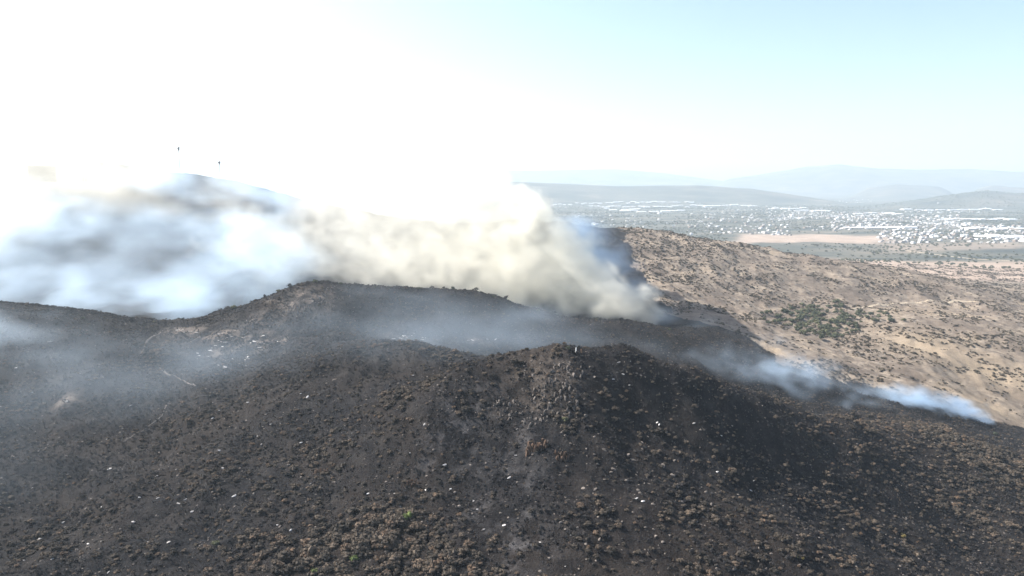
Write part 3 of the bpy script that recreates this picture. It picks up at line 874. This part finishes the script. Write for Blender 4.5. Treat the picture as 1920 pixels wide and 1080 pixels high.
# ------------------------------------------------------------------ town on the plain
def plane_xy(px, py, z0=4.0):
    a, b = ray(px, py)
    d = (CAMZ - z0) / np.maximum(-b, 1e-3)
    return a * d, d
def house_mesh(name, seed):
    g = np.random.default_rng(seed); V, Fc = [], []
    w, l, h = g.uniform(.8, 1.3), g.uniform(.7, 1.2), g.uniform(.26, .45)
    def bx(x0, x1, y0, y1, z0, z1):
        b = len(V); V.extend([(x0, y0, z0), (x1, y0, z0), (x1, y1, z0), (x0, y1, z0), (x0, y0, z1), (x1, y0, z1), (x1, y1, z1), (x0, y1, z1)])
        for f in ((0, 1, 5, 4), (1, 2, 6, 5), (2, 3, 7, 6), (3, 0, 4, 7), (4, 5, 6, 7)): Fc.append(tuple(b + i for i in f))
    bx(-w / 2, w / 2, -l / 2, l / 2, -.15, h); bx(-w / 2 + .08, w * .1, -l / 2 + .08, l * .2, h, h + .13)
    bx(w / 2, w / 2 + .35, -l / 2 + .1, l * .3, -.15, h * .5)
    return raw_mesh(name, V, Fc, M['wall'])
HOUSE = [house_mesh('house', 300 + i) for i in range(5)]
ZONES = [(1030,1140,383,391,60),(1290,1560,385,402,250),(1290,1480,402,440,330),(1440,1660,398,412,560),(1560,1800,404,428,800),(1650,1960,418,456,900),(1700,1850,393,400,90),(1720,1960,385,393,60),(1040,1300,398,426,130),(1560,1640,374,380,50),(1780,1860,377,385,50),(1500,1700,425,434,60)]
hxs, hys = [], []
for x0, x1, y0, y1, m in ZONES:
    cx = rng.uniform(x0, x1, m); cyy = rng.uniform(y0, y1, m)
    cyy = y0 + (y1 - y0) * np.clip(np.round((cyy - y0) / (y1 - y0) * 7) / 7 + rng.normal(0, .03, m) + .08 * np.sin(cx / 37.0), 0, 1)
    X, Y = plane_xy(cx, cyy); hxs.append(X); hys.append(Y)
x = np.concatenate(hxs); y = np.concatenate(hys)
ca, sa = math.cos(.3), math.sin(.3)                       # snap to the streets: rows of plots, a lane after every second row
gi_ = np.round((x * ca + y * sa) / 21).astype(int); gj_ = np.round((-x * sa + y * ca) / 25).astype(int)
_, first = np.unique(gi_ * 100000 + gj_, return_index=True)
first = first[(gi_[first] % 7 != 6) & (gj_[first] % 3 != 2)]
gi_, gj_ = gi_[first], gj_[first]
gu = gi_ * 21 + rng.normal(0, 1.5, len(first)); gw = gj_ * 25 + rng.normal(0, 1.5, len(first))
x = gu * ca - gw * sa; y = gu * sa + gw * ca
z = height(x, y); s = rng.uniform(9, 16, len(x)) * np.where(rng.uniform(0, 1, len(x)) > .92, 1.6, 1)
ok = z < 60
x, y, z, s = x[ok], y[ok], z[ok], s[ok]
big = split_largest(x, y, z, s * .6, 300)
src = []
for j, i in enumerate(np.where(big)[0]):
    t = inst('house', HOUSE[j % 5]); t.location = (x[i], y[i], z[i]); t.rotation_euler = (0, 0, random.choice((0.3, 1.87)) + random.gauss(0, .04)); t.scale = (s[i],) * 3
    tag(t, 'white flat-roofed house in the distant town on the plain', 'house', 'white houses of the distant town')
    if j < 5: src.append(t)
stuff('far_houses', x[~big], y[~big], z[~big], s[~big], None, 'pale rows of tiny houses farther off across the plain', src)

def shed_meshes():
    V = [(-.5, -.5, -.1), (.5, -.5, -.1), (.5, .5, -.1), (-.5, .5, -.1), (-.5, -.5, .7), (.5, -.5, .7), (.5, .5, .7), (-.5, .5, .7), (-.5, 0, .95), (.5, 0, .95)]
    w = raw_mesh('wall', V, [(0, 1, 5, 4), (1, 2, 6, 9, 5), (2, 3, 7, 6), (3, 0, 4, 8, 7)], M['wall'])
    R = [(-.52, -.53, .70), (.52, -.53, .70), (.52, 0, .98), (-.52, 0, .98), (.52, .53, .70), (-.52, .53, .70), (-.52, -.53, .66), (.52, -.53, .66), (.52, .53, .66), (-.52, .53, .66)]
    r = raw_mesh('roof', R, [(0, 1, 2, 3), (3, 2, 4, 5), (6, 7, 1, 0), (5, 4, 8, 9)], M['roof'])
    return w, r
SW, SR = shed_meshes()
SHEDS = [(1030,1070,385,5),(1075,1120,383,5),(1120,1180,381,6),(1180,1240,380,6),(1240,1300,380,6),(1100,1180,388,6),(1180,1260,388,6),(1260,1330,386,6),(1130,1200,393,5),(1160,1290,397,7),(1330,1420,386,5),(1440,1510,392,6),(1490,1560,396,5),(1600,1690,401,6),(1690,1880,394,9),(1760,1900,412,8),(1800,1920,430,6),(1840,1920,445,5),(1580,1720,428,4)]
for x0, x1, py, m in SHEDS:
    for j in range(m):
        px = x0 + (x1 - x0) * (j + .5) / m + rng.normal(0, 2)
        X, Y, Z = (float(k[0]) for k in hit(px, py + rng.normal(0, .8), 2400))
        t = empty('warehouse', (X, Y, Z), rng.normal(0, .08))
        wm = (x1 - x0) / m / F * Y
        t.scale = (wm * rng.uniform(.65, 1.0), rng.uniform(40, 110), rng.uniform(8, 12))
        inst('wall', SW, t); inst('roof', SR, t)
        far_ = py < 399 and px < 1340
        tag(t, 'long white shed in the estate at the foot of the flat-topped hill' if far_ else 'large white-roofed hall standing among the houses of the distant town', 'warehouse',
            'white sheds below the flat-topped hill' if far_ else 'white halls among the town houses')

# ------------------------------------------------------------------ radio masts on the far hill
def mast(px, py, top_py, d, label, wid):
    a, b = ray(px, py); X, Y = a * d, d; Z = float(height(X, Y)[0])
    h = W(px, top_py, d)[2] - Z
    t = tag(empty('radio_mast', (X, Y, Z)), label, 'radio mast')
    c = [(-wid / 2, -wid / 2), (wid / 2, -wid / 2), (wid / 2, wid / 2), (-wid / 2, wid / 2)]
    for i in range(4):
        V, Fc = [], []
        tube(V, Fc, (c[i][0], c[i][1], -1), (c[i][0] * .45, c[i][1] * .45, h * .97), .2, .15, 4)
        mesh_obj('leg', V, Fc, M['steel'], t)
    V, Fc = [], []
    m = int(h / 3)
    for k_ in range(m):
        f0, f1 = k_ / m, (k_ + 1) / m
        s0, s1 = 1 - .55 * f0, 1 - .55 * f1
        for i in range(4):
            j = (i + 1) % 4
            tube(V, Fc, (c[i][0] * s0, c[i][1] * s0, f0 * h * .97), (c[j][0] * s1, c[j][1] * s1, f1 * h * .97), .09, .09, 3)
            tube(V, Fc, (c[i][0] * s1, c[i][1] * s1, f1 * h * .97), (c[j][0] * s1, c[j][1] * s1, f1 * h * .97), .09, .09, 3)
    mesh_obj('lattice', V, Fc, M['steel'], t)
    V, Fc = [], []
    tube(V, Fc, (0, 0, h * .96), (0, 0, h), .12, .06, 5); mesh_obj('spike', V, Fc, M['steel'], t)
    for i, (dz, ang) in enumerate(((.90, .4), (.93, 2.4), (.90, 4.4), (.86, 5.4), (.955, 1.2))):
        V, Fc = [], []
        p = np.array([math.cos(ang) * wid * .45, math.sin(ang) * wid * .45, h * dz]); q_ = p + np.array([math.cos(ang), math.sin(ang), 0]) * 1.0
        tube(V, Fc, p, q_, 1.5, 1.7, 12)
        mesh_obj('antenna_drum', V, Fc, M['drum'], t)
mast(413, 336, 302, 1500, 'lattice radio mast with drum antennas on the slope of the smoky far hill', 2.6)
mast(338, 326, 274, 1500, 'taller lattice radio mast on the smoky crown of the far hill', 2.0)
# ------------------------------------------------------------------ smoke and haze
def lattice(shape, step, seed):
    """smooth random field sampled on a voxel grid, lattice spacing in voxels per axis"""
    g = np.random.default_rng(seed)
    step = np.broadcast_to(np.asarray(step, float), 3)
    ns = [int(s / st) + 3 for s, st in zip(shape, step)]
    a = g.uniform(-1, 1, ns).astype(np.float32)
    for ax in range(3):
        c = np.arange(shape[ax]) / step[ax]
        i = c.astype(int); f = c - i; f = (f * f * (3 - 2 * f)).astype(np.float32)
        sh = [1, 1, 1]; sh[ax] = -1
        f = f.reshape(sh)
        a = np.take(a, i, ax) * (1 - f) + np.take(a, i + 1, ax) * f
    return a
def fbm3(shape, step, octv, seed, gain=0.62):
    s = np.zeros(shape, np.float32); amp = 1.0; tot = 0
    for o in range(octv):
        s += amp * lattice(shape, np.maximum(np.asarray(step, float) / 2 ** o, 1.01), seed + o)
        tot += amp; amp *= gain
    return s / tot * 1.6

def smoke_volume(name, lo, hi, vox, puffs, mat, label, seed, warp=0.45, step=(14, 14, 11), contrast=(-0.35, 0.35), floor=0.0, sharp=0.55, billow=0.35):
    lo = np.array(lo, float); hi = np.array(hi, float)
    shape = tuple(int(round(k)) for k in (hi - lo) / vox)
    hi = lo + np.array(shape) * vox
    ax = [lo[k] + (np.arange(shape[k]) + 0.5) * vox for k in range(3)]
    wx, wy, wz = (fbm3(shape, step, 4, seed + 10 * k) for k in range(3))
    tex = fbm3(shape, np.array(step) * 0.7, 4, seed + 50, 0.6)
    curl = np.abs(fbm3(shape, np.array(step) * 0.45, 3, seed + 70, 0.6)) - 0.25
    dens = np.zeros(shape, np.float32)
    for (c, r, dn) in puffs:
        c = np.array(c, float); r = np.broadcast_to(np.array(r, float), 3)
        s0 = [max(0, int((c[k] - 1.7 * r[k] - lo[k]) / vox)) for k in range(3)]
        s1 = [min(shape[k], int((c[k] + 1.7 * r[k] - lo[k]) / vox) + 1) for k in range(3)]
        if any(b <= a for a, b in zip(s0, s1)): continue
        sl = tuple(slice(a, b) for a, b in zip(s0, s1))
        X = (ax[0][sl[0]][:, None, None] - c[0]) / r[0] + wx[sl] * warp
        Y = (ax[1][sl[1]][None, :, None] - c[1]) / r[1] + wy[sl] * warp
        Z = (ax[2][sl[2]][None, None, :] - c[2]) / r[2] + wz[sl] * warp
        q = np.sqrt(X * X + Y * Y + Z * Z) + curl[sl] * billow
        t = np.clip((1.05 - q) / sharp, 0, 1)
        dens[sl] = np.maximum(dens[sl], dn * t * t * (3 - 2 * t))
    t = np.clip((tex - contrast[0]) / (contrast[1] - contrast[0]), 0, 1)
    dens *= floor + (1 - floor) * t * t * (3 - 2 * t)
    dens[dens < 2e-5] = 0
    # taper at the box faces
    for k in range(3):
        e = np.ones(shape[k], np.float32); m = 5
        ramp = np.linspace(0, 1, m)
        if k != 2: e[:m] = ramp
        e[-m:] = ramp[::-1]
        sh = [1, 1, 1]; sh[k] = -1
        dens *= e.reshape(sh)
    nvox = dens.size
    me = bpy.data.meshes.new(name)
    me.vertices.add(nvox)
    co = np.empty(shape + (3,), np.float32)
    co[..., 0] = ax[0][:, None, None]; co[..., 1] = ax[1][None, :, None]; co[..., 2] = ax[2][None, None, :]
    me.vertices.foreach_set('co', co.ravel())
    at = me.attributes.new('amount', 'FLOAT', 'POINT'); at.data.foreach_set('value', (dens * 100.0).ravel())   # in percent per metre; the material scales it back
    o = bpy.data.objects.new(name, me); COL.objects.link(o)
    me.materials.append(mat)
    g = bpy.data.node_groups.new(name, 'GeometryNodeTree')
    g.interface.new_socket('Geometry', in_out='INPUT', socket_type='NodeSocketGeometry')
    g.interface.new_socket('Geometry', in_out='OUTPUT', socket_type='NodeSocketGeometry')
    N = g.nodes; L = g.links
    gi = N.new('NodeGroupInput'); go = N.new('NodeGroupOutput')
    vc = N.new('GeometryNodeVolumeCube')
    vc.inputs['Min'].default_value = tuple(lo + vox / 2); vc.inputs['Max'].default_value = tuple(hi - vox / 2)
    for k, a in enumerate('XYZ'): vc.inputs['Resolution ' + a].default_value = shape[k]
    pos = N.new('GeometryNodeInputPosition')
    sub = N.new('ShaderNodeVectorMath'); sub.operation = 'SUBTRACT'; L.new(pos.outputs[0], sub.inputs[0]); sub.inputs[1].default_value = tuple(lo)
    dv = N.new('ShaderNodeVectorMath'); dv.operation = 'SCALE'; L.new(sub.outputs[0], dv.inputs[0]); dv.inputs['Scale'].default_value = 1.0 / vox
    fl = N.new('ShaderNodeVectorMath'); fl.operation = 'FLOOR'; L.new(dv.outputs[0], fl.inputs[0])
    # the flat index is built from integers: floats run out of digits past 16 million
    sx = N.new('ShaderNodeSeparateXYZ'); L.new(fl.outputs[0], sx.inputs[0])
    def imath(op, a, b):
        m = N.new('FunctionNodeIntegerMath'); m.operation = op
        for i, s in enumerate((a, b)):
            if isinstance(s, int): m.inputs[i].default_value = s
            else: L.new(s, m.inputs[i])
        return m.outputs[0]
    ix = imath('ADD', imath('MULTIPLY', imath('ADD', imath('MULTIPLY', sx.outputs[0], shape[1]), sx.outputs[1]), shape[2]), sx.outputs[2])
    na = N.new('GeometryNodeInputNamedAttribute'); na.data_type = 'FLOAT'; na.inputs['Name'].default_value = 'amount'
    si = N.new('GeometryNodeSampleIndex'); si.data_type = 'FLOAT'; si.domain = 'POINT'; si.clamp = True
    L.new(gi.outputs[0], si.inputs['Geometry']); L.new(na.outputs[0], si.inputs['Value']); L.new(ix, si.inputs['Index'])
    L.new(si.outputs[0], vc.inputs['Density'])
    sm = N.new('GeometryNodeSetMaterial'); sm.inputs['Material'].default_value = mat
    L.new(vc.outputs[0], sm.inputs[0]); L.new(sm.outputs[0], go.inputs[0])
    md = o.modifiers.new('smoke', 'NODES'); md.node_group = g
    tag(o, label, kind='stuff')
    return o

def smoke_material(name, col, aniso, dens=0.01):
    m = bpy.data.materials.new(name); m.use_nodes = True
    t = m.node_tree; t.nodes.clear()
    pv = t.nodes.new('ShaderNodeVolumePrincipled')
    pv.inputs['Color'].default_value = (*col, 1)
    pv.inputs['Density'].default_value = dens
    pv.inputs['Anisotropy'].default_value = aniso
    o = t.nodes.new('ShaderNodeOutputMaterial'); t.links.new(pv.outputs[0], o.inputs['Volume'])
    return m

def Q(lst, k=1.0, flat=0.8, stretch=1.3):
    return [(W(px, py, d), (r * stretch, r, r * flat), dn * k) for px, py, d, r, dn in lst]
plume = Q([
 (1205,585,690,14,.045),(1170,566,700,22,.05),(1130,552,715,30,.05),(1090,540,730,36,.045),(1040,522,745,42,.04),(985,505,760,50,.04),(930,490,780,56,.035),
 (1030,452,790,32,.05),(985,408,800,30,.05),(955,440,790,45,.045),(1075,490,770,26,.045),(880,455,800,62,.035),(820,485,800,58,.032),(760,505,790,52,.03),(830,400,830,66,.03),
 (900,375,830,38,.04),(760,390,860,76,.018),(700,455,840,70,.02),(650,492,830,56,.02),(690,350,900,76,.014),(640,430,880,66,.014),(575,490,850,54,.016),
 (850,318,870,52,.02),(760,290,900,74,.012),(670,260,930,84,.008),(640,335,930,60,.009),(590,415,900,54,.013),(640,190,950,80,.004),(640,230,980,80,.003),(500,450,890,60,.013),
 (1062,472,775,27,.05),(1108,512,758,25,.05),(1008,396,800,25,.055),(976,374,805,19,.055),(1150,536,735,19,.05),(1030,428,792,24,.05),(1212,545,715,9,.14),(1225,551,712,7,.14),(1192,550,718,11,.08)], 0.62)
plume = [(c, r, dn * (0.62 if c[0] / c[1] < -0.05 else 0.8 if c[0] / c[1] < 0.02 else 1.0)) for c, r, dn in plume]   # thinner downwind
bank = Q([(255,318,1250,64,.02),(200,370,1200,70,.016),(120,330,1200,100,.016),(40,370,1150,110,.016),(-80,350,1150,130,.016),(-160,420,1000,120,.014),(300,335,1250,46,.010),(430,362,1250,70,.006),(300,385,1200,48,.012),
 (380,412,1200,44,.010),(460,412,1200,44,.012),(600,390,1150,56,.014),(60,270,1250,110,.012),(200,270,1300,60,.008),(-60,260,1250,130,.012),(640,300,1150,80,.010)], 0.8, 0.75, 1.5)
veil = Q([
 (430,348,1120,62,.013),(340,345,1120,50,.014),(520,368,1100,56,.014),(300,330,1120,44,.016), (40,420,930,85,.010),(140,430,900,70,.006),(60,490,860,80,.006),(-60,480,860,90,.008),(330,405,930,55,.008),
 (420,410,930,50,.010),(480,460,900,70,.016),(300,450,880,80,.007),(250,520,840,80,.007),(380,520,820,60,.008),(480,520,800,55,.012),(430,560,760,45,.008),
 (130,560,780,70,.011),(0,560,780,70,.010),(250,580,760,60,.02),(350,582,750,50,.02),(160,590,740,50,.016),
 (1150,480,790,30,.034),(1168,540,760,24,.022),(1110,440,820,30,.034),(1075,425,830,24,.03),(1120,470,800,36,.022),(1140,525,780,32,.02),(1090,432,830,28,.02),(1230,590,690,18,.014),(1290,610,670,18,.008),(1180,500,800,20,.007),(1360,635,655,14,.004)], 1.25)
creek = Q([
 (1852,788,568,4,.10),(1840,786,566,6,.08),(1815,781,565,11,.08),(1780,776,562,15,.065),(1735,768,558,18,.055),(1690,758,554,19,.042),(1640,750,552,18,.03),(1580,738,548,19,.028),(1520,722,544,20,.026),
 (1460,700,540,20,.018),(1400,690,536,19,.011),(1330,672,534,18,.007),(1560,765,512,12,.014),(1690,788,508,10,.016),(1640,775,520,12,.014),(1480,735,525,14,.014),(1610,755,540,18,.02),(1600,742,548,20,.02),(1660,755,552,18,.022),(1450,720,530,18,.014),(1380,705,528,18,.009)], 1.9, .9, 1.5)
slope = Q([(1300,672,532,20,.012),(1210,648,528,22,.010),(1110,628,535,24,.009),(1000,602,545,24,.010),(890,575,560,24,.010),(770,556,555,20,.012),(720,590,520,26,.008),(860,620,500,30,.008),(1150,640,500,24,.009),
 (20,610,480,34,.012),(110,620,480,28,.011),(-80,620,470,40,.012),(190,640,470,24,.007),(40,660,440,36,.007),(300,650,470,26,.005),(100,720,390,36,.003),(250,760,360,40,.002),(-40,780,340,45,.0028),
 (450,690,400,60,.0045),(300,720,390,50,.0035),(600,660,420,50,.005),(750,650,410,46,.005),(860,665,390,36,.004),(650,600,480,40,.006),(760,590,500,40,.006),(900,620,490,36,.006),(1040,640,480,34,.006),(820,640,440,40,.006),(960,655,420,36,.006),(150,680,400,50,.004),
 (60,880,290,36,.0018),(560,640,430,36,.003)], 0.8, .55, 1.7)
SM1 = smoke_material('dense_smoke', (0.999, 0.970, 0.875), 0.4)
SM2 = smoke_material('thin_smoke', (0.72, 0.865, 1.0), 0.35)
smoke_volume('smoke_plume', (-640, 640, 80), (250, 1120, 500), 3.4, plume, SM1, 'dense white and cream smoke rolling up behind the burnt ridge', 100, warp=0.6, step=(20, 20, 16), contrast=(-0.6, 0.2), floor=0.45, sharp=0.28, billow=0.6)
smoke_volume('smoke_bank', (-1500, 850, 100), (-120, 1480, 620), 11.0, bank, SM1, 'wide white smoke bank hiding the far hillside below the masts', 400, warp=0.6, step=(12, 12, 9), contrast=(-0.7, 0.1), floor=0.4, sharp=1.0)
smoke_volume('smoke_veil', (-900, 620, 85), (330, 1180, 420), 7.0, veil, SM2, 'thin bluish smoke drifting over the hollow behind the ridge', 200, warp=0.7, step=(16, 12, 8), contrast=(-0.6, 0.8), floor=0.6, sharp=1.0, billow=0.5)
smoke_volume('creek_smoke', (60, 470, 45), (475, 640, 190), 2.6, creek, SM2, 'pale smoke streaming up from the last embers at the low end of the ridge', 300, warp=0.75, step=(14, 11, 8), contrast=(-0.5, 0.5), floor=0.22, sharp=0.85, billow=0.6)
smoke_volume('slope_smoke', (-420, 230, 75), (330, 640, 230), 5.5, slope, SM2, 'low bluish smoke hanging over the burnt slopes', 500, warp=0.8, step=(16, 11, 6), contrast=(-0.5, 0.5), floor=0.2, sharp=1.0)

hz = mesh_obj('haze', [(x, y, z) for z in (-25, 900) for y in (-21500, 21500) for x in (-21500, 21500)],
              [(0, 2, 3, 1), (4, 5, 7, 6), (0, 1, 5, 4), (2, 6, 7, 3), (0, 4, 6, 2), (1, 3, 7, 5)], smoke_material('haze', (0.66, 0.77, 0.84), 0.2, 7.8e-5))
tag(hz, 'pale dusty haze filling the air over the valley', kind='stuff')
